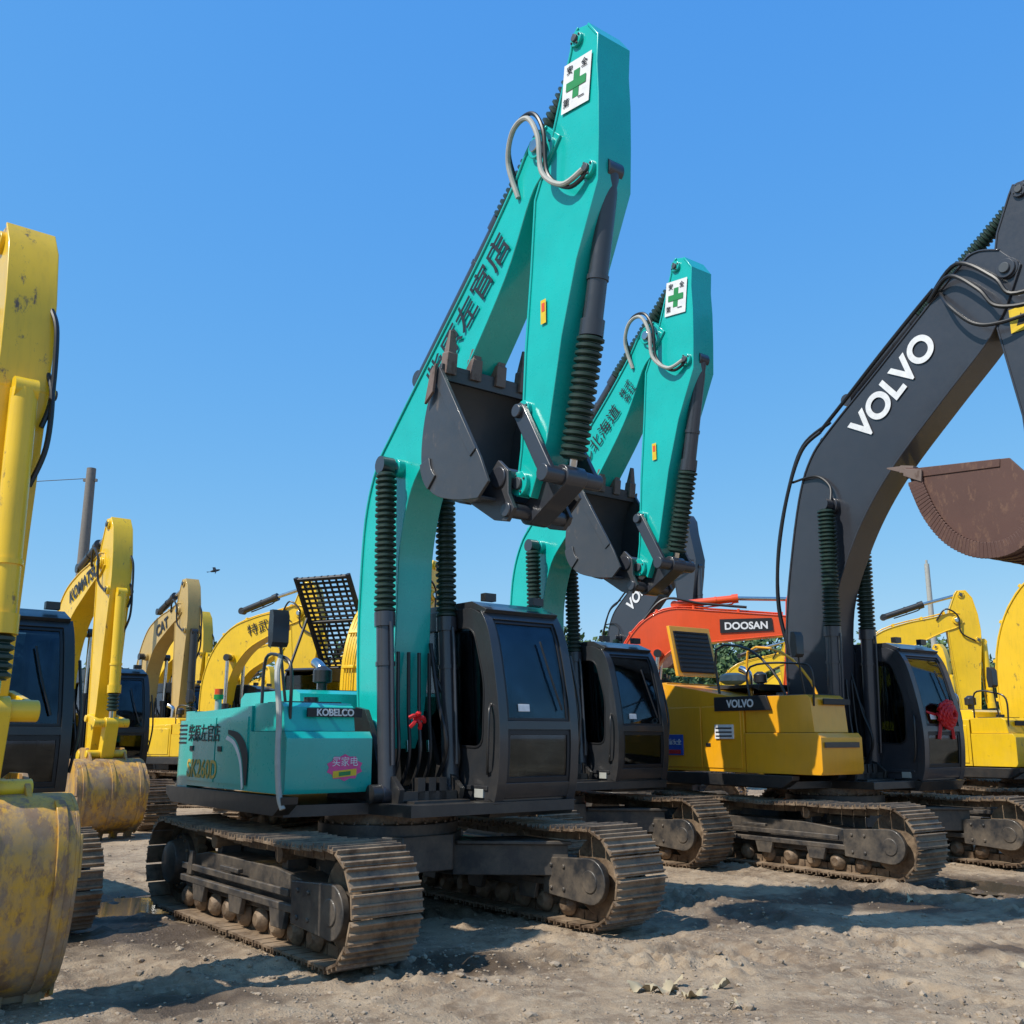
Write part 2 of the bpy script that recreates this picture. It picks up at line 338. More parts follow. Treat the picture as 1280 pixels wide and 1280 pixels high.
def body(P):
    mb=MB(); c=P['body']; zt=P.get('zt',2.0); zr=P.get('zr',zt); c2=P.get('body2',c); cw=P.get('cw',c)
    mb.prismz([(-2.3,-1.0),(-2.2,-1.3),(.25,-1.3),(.35,-.5),(1.0,-.45),(1.05,1.4),(-2.2,1.35),(-2.35,1.0)],1.0,1.10,BLK)
    for ya,yb in ((-1.40,-1.25),(1.3,1.40)): mb.prism([(-2.25,1.02),(.25,1.02),(.42,1.12),(.43,1.18),(-2.44,1.18),(-2.42,1.10)],ya,yb,BLK)
    cwp=cat([(-2.0,-1.34,0),(-2.35,-1.32,0),(-2.58,-1.12,0),(-2.72,-.7,0),(-2.78,0,0),(-2.72,.7,0),(-2.58,1.12,0),(-2.35,1.32,0),(-2.0,1.34,0)],4); cwp=[(p.x,p.y) for p in cwp]
    mb.prismz(cwp,1.17,zr-.14,cw); mb.prismz([(x*.985 if x<-2.1 else x,y*.97) for x,y in cwp],zr-.14,zr-.04,cw)
    mb.prism([(-1.99,1.2),(-.42,1.2),(-.42,zt-.02),(-1.99,zr-.06)],-1.35,-.5,c)
    mb.prism([(-1.97,1.25),(-1.25,1.25),(-1.25,zt-.12),(-1.97,zt-.12)],-1.362,-1.3,c)
    mb.prism([(-1.22,1.25),(-.47,1.25),(-.47,zt-.12),(-1.22,zt-.12)],-1.362,-1.3,c)
    for xx in (-1.9,-1.15): mb.box(xx,xx+.09,-1.372,-1.35,1.55,1.60,BLACKV)
    for k in range(5): mb.box(-2.3,-2.08,-1.345,-1.30,1.62+.045*k,1.64+.045*k,BLACKV)
    mb.prism([(-1.99,1.2),(-.8,1.2),(-.8,zt-.02),(-1.99,zr-.06)],.5,1.35,c2)
    mb.prism([(-2.1,zr-.1),(-.6,zr-.1),(-.65,zt+.12),(-.75,zt+.16),(-2.0,zt+.16),(-2.1,zt+.1)],-.75,.95,P.get('hood',c))
    for k in range(9): mb.box(-1.85+k*.11,-1.80+k*.11,-.5,.5,zt+.155,zt+.175,BLACKV)
    ft=P.get('tankf',.38)
    mb.prism([(-.40,1.2),(ft-.03,1.2),(ft,1.25),(ft,1.68),(ft-.05,1.74),(-.40,1.74)],-1.36,-.50,c)
    mb.prism([(-.40,1.745),(ft-.12,1.745),(ft-.16,zt-.04),(ft-.22,zt),(-.40,zt)],-1.33,-.62,c)
    mb.prism([(ft-.122,zt-.13),(ft-.10,zt-.13),(ft-.10,zt-.05),(ft-.122,zt-.05)],-1.12,-.56,BLACKV)
    mb.prism([(-.3,zt+.0),(ft-.25,zt+.0),(ft-.25,zt+.012),(-.3,zt+.012)],-1.25,-.7,BLK)
    mb.cyl((-.1,-.9,zt),(-.1,-.9,zt+.06),.07,BLK,16)
    mb.tube([(ft-.15,-1.27,zt-.15),(ft-.13,-1.29,zt+.3),(ft-.35,-1.29,zt+.42),(-.3,-1.29,zt+.42),(-.34,-1.29,zt)],.016,P.get('rail',BLK),5,8)
    mb.tube([(-1.35,-.15,zt+.1),(-1.35,-.15,zt+.38),(-1.42,-.15,zt+.46),(-1.52,-.15,zt+.5)],.055,CHR,5,14)
    mb.lathe((-.95,-.35,zt+.12),(-.95,-.35,zt+.42),[(0,.05),(.4,.05),(.45,.1),(.85,.1),(1,.04)],BLK,16)
    mb.cyl((-1.75,-1.15,zt-.06),(-1.75,-1.15,zt+.08),.035,BEIGE,12); mb.cyl((-1.75,-1.15,zt+.08),(-1.75,-1.15,zt+.13),.05,GRN,14); mb.cyl((-1.75,-1.15,zt+.13),(-1.75,-1.15,zt+.19),.045,ORG,14)
    mb.tube([(ft-.3,-1.25,zt),(ft-.32,-1.30,zt+.4),(ft-.30,-1.34,zt+.75)],.014,BLK,5,8)
    mb.prism([(ft-.34,zt+.50),(ft-.28,zt+.50),(ft-.25,zt+.54),(ft-.25,zt+.78),(ft-.28,zt+.84),(ft-.34,zt+.84),(ft-.36,zt+.66)],-1.43,-1.27,BLK)
    for yy in (-.36,.31):
        mb.prism([(-.75,1.05),(.62,1.05),(.66,1.22),(.5,1.34),(.25,1.42),(.12,1.75),(-.02,1.95),(-.2,1.98),(-.45,1.8)],yy,yy+.05,BLK)
    for y in (-.40,.34): mb.cyl((.43,y-.14,1.18),(.43,y+.16,1.18),.085,BLK,18)
    mb.box(-.5,.62,-.30,.30,1.02,1.2,BLK)
    mb.box(.55,.78,-.28,.34,1.04,1.12,BLK)
    for k in range(4):
        y=-.2+k*.12; mb.tube([(.2,y,1.2),(.36,y,1.5),(.33,y,1.95),(.31,y,2.5)],.019,HOSE if k%2 else BLK,5,7)
        if k%2: mb.cyl((.345,y,1.55),(.335,y,1.66),.028,CHR,8)
    mb.tube([(.30,.42,1.15),(.50,.40,1.5),(.40,.34,1.95),(.30,.23,2.3)],.022,HOSE,6,7)
    mb.tube([(.30,.24,1.2),(.55,.22,1.6),(.42,.2,2.05),(.30,.18,2.6)],.022,HOSE,6,7)
    for k in range(3): mb.box(.52,.62,-.14+.12*k,-.06+.12*k,1.12,1.32,BLK)
    if P.get('rag'):
        c0=Vector((.58,-.16,1.86)); 
        for k in range(7):
            a=k*1.3; mb.tube([c0,c0+Vector((.05,math.cos(a)*.05,math.sin(a)*.05)),c0+Vector((.02,math.cos(a)*.09,math.sin(a)*.07-.03))],.02,REDV,3,5)
    return [('upper_body',mb.mesh('upper_body'),P.get('bev',.025))]
def frontend(P):
    q=P['pose']; w=q.get('w',.4)/2; parts=[]
    cb=P['boom']; ca=P.get('arm',cb)
    mb=MB()
    bb=cat2(q['bb'],5); bf=cat2(q['bf'],5)
    mb.prism(bb+bf[::-1],-w+.018,w-.018,cb)
    mb.plate(bb,.012,-.015,-w,w,cb); mb.plate(bf,-.012,.015,-w,w,cb)
    for (x,z,r,e) in q['bosses']:
        mb.cyl((x,-w-e,z),(x,w+e,z),r,cb,24); mb.cyl((x,-w-e-.03,z),(x,w+e+.03,z),r*.55,GREYV if P.get('dark') else CHR,18)
    for i in range(8,len(bb)-6,5):
        p=bb[i]; t_=Vector(bb[i+1])-Vector(p); t_.normalize(); n_=Vector((-t_.y,t_.x)); p=Vector(p)
        mb.prism([tuple(p+t_*.03),tuple(p+t_*.03+n_*.09),tuple(p-t_*.03+n_*.09),tuple(p-t_*.03)],-.14,.14,cb)
    parts.append(('boom',mb.mesh('boom'),.008))
    mb=MB(); a=q.get('aw',.36)/2
    ab=q['ab']; af=q['af']
    mb.prism(ab+af[::-1],-a+.014,a-.014,ca)
    mb.plate(ab,.010,-.014,-a,a,ca); mb.plate(af,-.010,.014,-a,a,ca)
    for (x,z,r,e) in q['abosses']:
        mb.cyl((x,-a-e,z),(x,a+e,z),r,ca,24); mb.cyl((x,-a-e-.025,z),(x,a+e+.025,z),r*.5,GREYV,18)
        for k in range(4): mb.cyl((x+r*.75*math.cos(k*1.57+.4),-a-e-.012,z+r*.75*math.sin(k*1.57+.4)),(x+r*.75*math.cos(k*1.57+.4),-a,z+r*.75*math.sin(k*1.57+.4)),.012,GREYV,6)
    parts.append(('arm',mb.mesh('arm'),.010))
    mb=MB(); hc=P.get('cyl',BLK); bc=P.get('bcyl',hc)
    def hyd(p0,pa,pb,p1,r,br,y,hc=hc,boot=True,eye=.09):
        v=lambda p:(p[0],y,p[1])
        mb.cyl((p0[0],y-.08,p0[1]),(p0[0],y+.08,p0[1]),eye,hc,18)
        mb.cyl(v(p0),v(pa),r,hc,22)
        d=(Vector(v(pa))-Vector(v(p0))).normalized(); A=Vector(v(pa))
        mb.cyl(A-d*.12,A+d*.02,r*1.22,hc,22); mb.cyl(A-d*.5,A-d*.46,r*1.12,hc,22)
        if boot: mb.boot(A+d*.02,v(pb),br,RUB); mb.cyl(v(pa),v(p1),r*.5,CHR,14)
        else: mb.cyl(v(pa),v(p1),r*.55,CHR,16)
        mb.cyl((p1[0],y-.07,p1[1]),(p1[0],y+.07,p1[1]),eye,hc,18)
        n=Vector((d.z,0,-d.x)); 
        mb.tube([Vector(v(p0))+d*.25+n*(r+.03),Vector(v(p0))+d*.5+n*(r+.035),A-d*.2+n*(r+.035),A-d*.1+n*(r+.0)],.017,hc,3,7)
    for y in (-q.get('cy',.36),q.get('cy',.36)):
        hyd(*q['bc'],q.get('cr',.085),q.get('br',.105),y,boot=q.get('boot',True))
    hyd(*q['kc'],q.get('kr',.08),q.get('kb',.115),0,hc=bc,boot=q.get('kboot',True))
    hyd(*q['ac'],.085,.11,0,hc=q.get('acm',hc) ,boot=q.get('boot',True))
    parts.append(('hydraulic_cylinders',mb.mesh('hydraulic_cylinders'),0))
    mb=MB(); lk=P.get('link',GREY)
    def bar(p0,p1,r0,y0,y1,m=lk):
        d=(Vector(p1)-Vector(p0)).normalized(); n=Vector((-d.y,d.x)); p0=Vector(p0);p1=Vector(p1)
        c=[]
        for k in range(9):
            an=math.pi/2+math.pi*k/8; o=d*math.cos(an)*r0+n*math.sin(an)*r0; c.append(tuple(p0+o))
        for k in range(9):
            an=-math.pi/2+math.pi*k/8; o=d*math.cos(an)*r0+n*math.sin(an)*r0; c.append(tuple(p1+o))
        mb.prism(c,y0,y1,m)
    for s in (-1,1):
        y=s*(a+.05); bar(q['l0'],q['l1'],.075,y-.025,y+.025); mb.cyl((q['l0'][0],y-.05*s,q['l0'][1]),(q['l0'][0],y+.06*s,q['l0'][1]),.06,lk,16)
    bar(q['l1'],q['l2'],.10,-.11,.11); mb.cyl((q['l1'][0],-a-.12,q['l1'][1]),(q['l1'][0],a+.12,q['l1'][1]),.075,lk,18)
    mb.cyl((q['l2'][0],-a-.16,q['l2'][1]),(q['l2'][0],a+.16,q['l2'][1]),.065,lk,18)
    mb.cyl((q['l3'][0],-a-.16,q['l3'][1]),(q['l3'][0],a+.16,q['l3'][1]),.095,lk,20)
    parts.append(('bucket_linkage',mb.mesh('bucket_linkage'),.008))
    mb=MB(); W=q.get('bw',.5); bk=P.get('bucket',BKT)
    o=q['bo']
    oc=cat2(o,4)
    mb.plate(oc,0,.028,-W,W,bk)
    side=oc+q.get('bclose',[])
    for s in (-1,1):
        mb.prism(side,s*W-.014 +s*.012,s*W+.014+s*.012,bk)
        m0,m1=Vector(o[0]),Vector((q.get('bclose') or [o[-1]])[-1]); n_=(m1-m0).normalized(); pr=Vector((-n_.y,n_.x))*q.get('rim',-1)
        mb.prism([tuple(m0),tuple(m0+(m1-m0)*.92),tuple(m0+(m1-m0)*.92+pr*.10),tuple(m0+pr*.13)],s*(W+.027)-.012,s*(W+.027)+.012,bk)
        if q.get('fan'):
            cen=Vector(q['fan']); 
            for k in range(3,len(oc)-3):
                for h_ in (0,.5):
                    p=Vector(oc[k])*(1-h_)+Vector(oc[k+1])*h_; d=(cen-p).normalized(); n2=Vector((-d.y,d.x))
                    mb.prism([tuple(p-d*.03+n2*.028),tuple(p+d*.17+n2*.02),tuple(p+d*.17-n2*.02),tuple(p-d*.03-n2*.028)],s*(W+.045)-.02,s*(W+.045)+.02,bk)
        else:
            k=int(len(oc)*.55); c_=oc[k-2:k+3]; ins=offs(c_,.16)
            mb.prism(c_+ins[::-1],s*(W+.034)-.010,s*(W+.034)+.010,bk)
    for yy in q.get('strips',(-.3,0,.3)): mb.plate(oc[2:int(len(oc)*.8)],-.018,.002,yy*W*2-.035,yy*W*2+.035,bk)
    for s in (-1,1): mb.prism(q['ears'],s*(a+.12)-.02,s*(a+.12)+.02,bk)
    td=Vector(q['td']).normalized(); tn=Vector((-td.y,td.x)); l0=Vector(o[0])
    P4=[tuple(l0-td*.12+tn*.025),tuple(l0+td*.03+tn*.02),tuple(l0+td*.03-tn*.02),tuple(l0-td*.12-tn*.025)]
    mb.prism(P4,-W-.02,W+.02,bk)
    nt_=q.get('nt',4)
    for i in range(nt_):
        y=-W+.07+(2*W-.14)*i/(nt_-1)
        b0=l0-td*.06; b1=l0+td*.14; t1=l0+td*.36
        def quad(p,hw,hh): return [(p+tn*hh,y-hw),(p+tn*hh,y+hw),(p-tn*hh,y+hw),(p-tn*hh,y-hw)]
        rings=[quad(b0,.058,.055),quad(b1,.055,.05),quad(b1+td*.005,.046,.040),quad(t1,.03,.010)]
        vs=[(p.x,yy,p.y) for r_ in rings for p,yy in r_]
        fs=[[0,1,2,3],[15,14,13,12]]+[[4*k+j,4*k+(j+1)%4,4*k+4+(j+1)%4,4*k+4+j] for k in range(3) for j in range(4)]
        mb.add(vs,fs,P.get('toothmat') or TOOTH)
    for s in (-1,1):
        p=l0-td*.25; mb.prism([tuple(p),tuple(l0+td*.02),tuple(l0+td*.02+pr*.10),tuple(p+pr*.16)],s*(W+.065)-.015,s*(W+.065)+.015,P.get('toothmat') or TOOTH)
    parts.append(('bucket',mb.mesh('bucket'),.008))
    mb=MB()
    for h in q.get('hoses',[]): mb.tube(h[0],h[1],h[2],7,8)
    up=offs(bb,.06)
    for k in range(4): mb.tube([(x,-.09+.06*k,z) for x,z in up[6:-4:4]],.014,P.get('lines',cb),2,6)
    parts.append(('hoses',mb.mesh('hoses'),0))
    return parts
# ---------------- poses
PA=dict(w=.40,aw=.38,
 bb=[(-.30,1.62),(-.44,1.9),(-.50,2.5),(-.50,3.1),(-.43,3.94),(-.23,4.46),(.08,4.78),(.81,5.44),(1.61,6.16),(2.11,6.66),(2.36,6.96),(2.60,7.03)],
 bf=[(.02,1.58),(.16,1.9),(.24,2.5),(.26,3.1),(.29,3.57),(.47,4.1),(.82,4.46),(1.29,4.96),(1.99,5.78),(2.36,6.42),(2.56,6.6),(2.78,6.85)],
 bosses=[(-.12,1.72,.14,.03),(.24,4.36,.10,.06),(2.5,6.86,.11,.04)],
 ab=[(2.16,3.78),(2.22,4.12),(2.28,4.98),(2.36,5.7),(2.42,6.38),(2.62,6.77),(2.74,7.09),(2.93,7.6),(2.95,7.72),(3.03,7.78)],
 af=[(2.34,3.66),(2.56,4.12),(2.76,4.98),(2.96,5.6),(3.24,6.2),(3.26,6.6),(3.27,7.0),(3.26,7.3),(3.28,7.56),(3.16,7.74)],
 abosses=[(2.22,3.80,.11,.03),(3.02,7.66,.07,.02),(2.58,6.80,.13,.03),(3.14,6.34,.08,.03),(2.28,4.45,.08,.03)],
 bc=((.43,1.18),(.31,2.85),(.26,4.28),(.24,4.36)),cy=.36,
 kc=((3.20,6.36),(2.93,4.98),(2.68,3.95),(2.64,3.80)),kr=.085,kb=.118,
 ac=((.35,5.32),(1.7,6.55),(2.9,7.56),(3.02,7.66)),
 l0=(2.28,4.42),l1=(2.64,3.80),l2=(2.20,3.56),l3=(2.10,3.86),
 bo=[(1.45,5.02),(1.27,4.76),(1.17,4.40),(1.18,4.06),(1.36,3.83),(1.70,3.71),(2.05,3.66)],bclose=[(2.2,3.78),(2.08,4.02)],
 rim=-1,bw=.50,td=(.16,1),nt=4,
 ears=[(1.62,3.74),(2.02,3.50),(2.20,3.46),(2.30,3.56),(2.22,3.70),(2.22,3.90),(2.08,4.02),(1.96,3.92)],
 hoses=[([(2.20,-.20,6.50),(2.14,-.27,6.85),(2.28,-.33,7.08),(2.50,-.34,7.10),(2.64,-.33,6.85),(2.66,-.30,6.5),(2.9,-.28,6.28),(3.12,-.24,6.33)],.024,BEIGE),
  ([(2.16,-.15,6.6),(2.14,-.26,6.95),(2.30,-.30,7.15),(2.54,-.31,7.14),(2.68,-.30,6.9),(2.70,-.27,6.48),(2.95,-.25,6.24),(3.14,-.21,6.30)],.020,HOSE),
  ([(2.05,.17,6.6),(2.22,.26,7.1),(2.56,.30,7.2),(2.75,.30,6.9),(3.1,.2,6.35)],.022,HOSE)])
PB=dict(PA); PB.update(w=.46,aw=.42,cr=.10,br=.125,
 bb=[(-.40,1.62),(-.52,2.1),(-.54,2.64),(-.50,3.3),(-.38,4.08),(-.12,5.2),(.15,5.8),(.56,6.19),(1.45,6.86),(2.67,7.80),(3.0,8.0),(3.35,7.9)],
 bf=[(.05,1.56),(.22,1.95),(.30,2.6),(.40,3.51),(.67,4.17),(1.06,4.81),(1.57,5.40),(2.37,6.12),(3.0,6.66),(3.2,6.9),(3.35,7.1),(3.6,7.6)],
 bosses=[(-.15,1.72,.15,.03),(.50,5.0,.12,.07),(3.42,7.6,.13,.04)],
 ab=[(3.42,4.60),(3.40,5.61),(3.22,6.74),(3.14,7.25),(3.34,8.15),(3.55,8.6),(3.62,8.72)],
 af=[(3.72,4.60),(3.95,5.6),(4.15,6.7),(4.22,7.2),(4.0,8.1),(3.95,8.5),(3.80,8.72)],
 abosses=[(3.58,4.66,.12,.03),(3.70,8.6,.1,.03),(3.44,7.6,.14,.03),(4.08,7.0,.1,.03),(3.55,5.4,.08,.03)],
 bc=((.40,1.22),(.47,3.2),(.50,4.92),(.50,5.0)),cy=.40,
 kc=((4.15,7.0),(4.15,5.6),(4.02,4.8),(4.0,4.7)),
 ac=((.75,6.60),(2.0,7.50),(3.45,8.5),(3.70,8.62)),
 l0=(3.55,5.4),l1=(4.0,4.7),l2=(3.75,4.35),l3=(3.58,4.66),
 bo=[(2.02,5.16),(2.10,4.85),(2.25,4.45),(2.5,4.10),(2.85,3.88),(3.25,3.84),(3.55,4.0),(3.66,4.35)],bclose=[(3.60,4.75),(3.4,5.0)],
 rim=-1,bw=.62,td=(-1,.28),nt=5,strips=(-.35,-.2,0,.2,.35),fan=(3.0,5.0),
 ears=[(3.2,3.95),(3.6,4.0),(3.86,4.25),(3.88,4.42),(3.75,4.45),(3.7,4.8),(3.5,4.8),(3.4,4.5)],
 hoses=[([(-.48,-.20,2.9),(-.60,-.25,3.6),(-.52,-.28,4.4),(-.28,-.28,5.3),(.02,-.25,5.95),(.35,-.20,6.18)],.028,HOSE),
  ([(-.48,-.12,2.7),(-.66,-.16,3.6),(-.58,-.2,4.5),(-.32,-.2,5.4),(.0,-.18,6.05),(.5,-.15,6.3)],.028,HOSE),
  ([(.3,-.15,6.2),(.8,-.18,6.55),(1.4,-.2,7.0),(2.0,-.2,7.45),(2.4,-.24,7.7)],.03,HOSE),
  ([(-.2,-.235,5.5),(.25,-.26,5.5),(.5,-.27,5.3),(.55,-.34,5.05)],.02,HOSE),
  ([(2.3,-.22,7.55),(2.7,-.34,7.75),(3.1,-.38,7.4),(3.3,-.36,7.1),(3.7,-.32,7.0),(4.05,-.26,7.1)],.03,HOSE),
  ([(2.3,-.2,7.6),(2.8,-.30,7.9),(3.3,-.34,7.5),(3.5,-.32,7.2),(4.05,-.26,7.2)],.03,HOSE),
  ([(2.5,-.24,7.6),(2.7,-.42,7.3),(3.0,-.40,6.95),(3.35,-.36,6.85),(3.9,-.26,6.9)],.026,HOSE)])
PC=dict(PA); PC.update(w=.40,aw=.36,boot=False,kboot=True,kb=.10,kr=.095,
 bb=[(-.30,1.62),(-.45,2.0),(-.50,2.6),(-.42,3.3),(-.15,3.95),(.35,4.48),(1.1,4.75),(1.8,4.88),(2.3,5.0),(2.5,4.98)],
 bf=[(.02,1.58),(.18,1.9),(.26,2.4),(.34,3.0),(.55,3.5),(.95,3.95),(1.6,4.28),(2.1,4.5),(2.4,4.6),(2.6,4.75)],
 bosses=[(-.12,1.72,.14,.03),(.42,3.7,.10,.06),(2.42,4.8,.11,.04)],
 ab=[(2.42,1.30),(2.36,2.2),(2.26,3.4),(2.18,4.4),(2.16,4.75),(2.26,5.1),(2.42,5.5),(2.50,5.62)],
 af=[(2.66,1.30),(2.80,2.2),(2.88,3.2),(2.98,4.1),(3.0,4.5),(2.96,4.95),(2.86,5.4),(2.70,5.62)],
 abosses=[(2.54,1.36,.10,.03),(2.58,5.5,.09,.02),(2.42,4.8,.12,.03),(2.92,4.25,.08,.05),(2.6,2.0,.08,.03)],
 bc=((.43,1.18),(.42,2.5),(.42,3.6),(.42,3.7)),
 kc=((3.06,4.20),(3.12,2.45),(3.12,2.12),(3.10,1.92)),
 ac=((.55,4.95),(1.6,5.28),(2.5,5.5),(2.58,5.52)),
 l0=(2.62,2.0),l1=(3.10,1.92),l2=(2.98,1.40),l3=(2.54,1.36),
 bo=[(2.98,.10),(3.30,.22),(3.50,.50),(3.54,.82),(3.42,1.12),(3.15,1.30),(2.85,1.32)],bclose=[(2.5,1.2)],
 rim=1,bw=.56,td=(-.45,-1),nt=5,strips=(-.42,0,.42),
 ears=[(2.42,1.15),(2.45,1.46),(2.62,1.5),(2.95,1.5),(3.08,1.4),(3.2,1.27),(2.9,1.2)],
 hoses=[([(1.9,-.2,4.8),(2.15,-.27,5.1),(2.45,-.27,4.9),(2.5,-.24,4.45),(2.9,-.20,4.2)],.022,HOSE),
  ([(2.98,.16,4.4),(3.06,.19,4.2),(3.08,.18,3.8),(3.05,.10,3.5)],.020,HOSE),
  ([(2.96,.15,4.9),(3.04,.18,4.7),(3.05,.19,4.2),(3.05,.14,3.95)],.02,HOSE)])
def shiftpose(q,dx):
    def sx(x):
        s=min(1,max(0,(x-.45)/1.6)); s=s*s*(3-2*s); return x+dx*s
    r=dict(q)
    for k in ('bb','bf','ab','af','bc','kc','ac','bo','bclose','ears'): r[k]=type(q[k])((sx(p[0]),p[1]) for p in q[k])
    for k in ('l0','l1','l2','l3'): r[k]=(sx(q[k][0]),q[k][1])
    for k in ('bosses','abosses'): r[k]=[(sx(p[0]),)+tuple(p[1:]) for p in q[k]]
    r['hoses']=[([(sx(p[0]),p[1],p[2]) for p in h[0]],h[1],h[2]) for h in q['hoses']]
    return r
PD=dict(PC); PD.update(
 bb=[(-.30,1.62),(-.45,2.0),(-.45,2.7),(-.25,3.5),(.25,4.2),(.9,4.5),(1.8,4.44),(2.8,4.34),(3.6,4.25),(3.8,4.15)],
 bf=[(.02,1.58),(.18,1.9),(.28,2.4),(.42,2.9),(.75,3.45),(1.25,3.7),(1.9,3.75),(2.8,3.82),(3.6,3.88),(3.8,3.95)],
 bosses=[(-.12,1.72,.14,.03),(.62,3.5,.10,.06),(3.7,4.06,.11,.04)],
 ab=[(3.1,.9),(3.2,2.0),(3.35,3.2),(3.42,4.1),(3.45,4.6),(3.5,4.75)],
 af=[(3.35,.9),(3.6,2.0),(3.8,3.0),(3.95,3.9),(3.85,4.5),(3.7,4.75)],
 abosses=[(3.2,1.0,.1,.03),(3.6,4.66,.09,.02),(3.7,4.06,.12,.03)],
 bc=((.43,1.18),(.5,2.4),(.6,3.4),(.62,3.5)),
 ac=((1.0,4.62),(2.4,4.72),(3.5,4.68),(3.6,4.66)),acm=ORG,
 kc=((3.95,3.9),(3.75,2.4),(3.7,2.0),(3.65,1.8)),
 l0=(3.35,1.7),l1=(3.65,1.8),l2=(3.6,1.1),l3=(3.2,1.0),
 bo=[(3.5,.0),(3.8,.1),(4.05,.35),(4.08,.7),(3.9,.95),(3.6,1.05),(3.4,1.0)],bclose=[(3.1,.9)],
 ears=[(3.1,.85),(3.1,1.1),(3.3,1.2),(3.65,1.2),(3.7,1.0),(3.4,.9)],
 hoses=[([(.3,-.1,4.3),(.8,-.12,4.75),(1.6,-.12,4.62),(2.6,-.12,4.5)],.03,HOSE)])
def textdata(s,size,mat,align='LEFT',shear=0,ext=.002,bold=.012):
    c=D.curves.new('lettering','FONT'); c.body=s; c.size=size; c.extrude=ext; c.align_x=align; c.shear=shear; c.offset=size*bold
    c.materials.append(mat); return c
def M_side(x,y,z,ang=0,sx=1):
    ca,sa=math.cos(ang),math.sin(ang)
    return Matrix(((ca*sx,-sa,0,x),(0,0,-1,y),(sa*sx,ca,0,z),(0,0,0,1)))
def M_front(x,y,z,sx=1):
    return Matrix(((0,0,1,x),(sx,0,0,y),(0,1,0,z),(0,0,0,1)))
TRACKS={}
def make_type(P):
    k=P.get('Xc',(1.92,0))
    if k not in TRACKS: TRACKS[k]=tracks(FRM,*k)
    parts=TRACKS[k]+cab(P.get('cabc',CABM),P.get('cabt',BLK),**P.get('cabkw',{}))+body(P)+frontend(P)
    if P.get('extra'): parts+=P['extra']()
    return parts
def place(parts,decals,loc,heading,scale=1.0,far=False,name='crawler_excavator'):
    e=D.objects.new(name,None); sc.collection.objects.link(e); e.empty_display_size=.5
    e.location=(loc[0],loc[1],0); e.rotation_euler=(0,0,math.radians(heading)); e.scale=(scale,)*3
    for n,me,bev in parts:
        o=D.objects.new(n,me); sc.collection.objects.link(o); o.parent=e
        if bev and not far:
            m=o.modifiers.new('bevel','BEVEL'); m.width=bev; m.segments=2; m.limit_method='ANGLE'; m.angle_limit=math.radians(40)
    for n,d,M in decals:
        o=D.objects.new(n,d); sc.collection.objects.link(o); o.parent=e; o.matrix_local=M
    return e
def decmesh(name,fn):
    mb=MB(); fn(mb); return mb.mesh(name)
I4=Matrix.Identity(4)
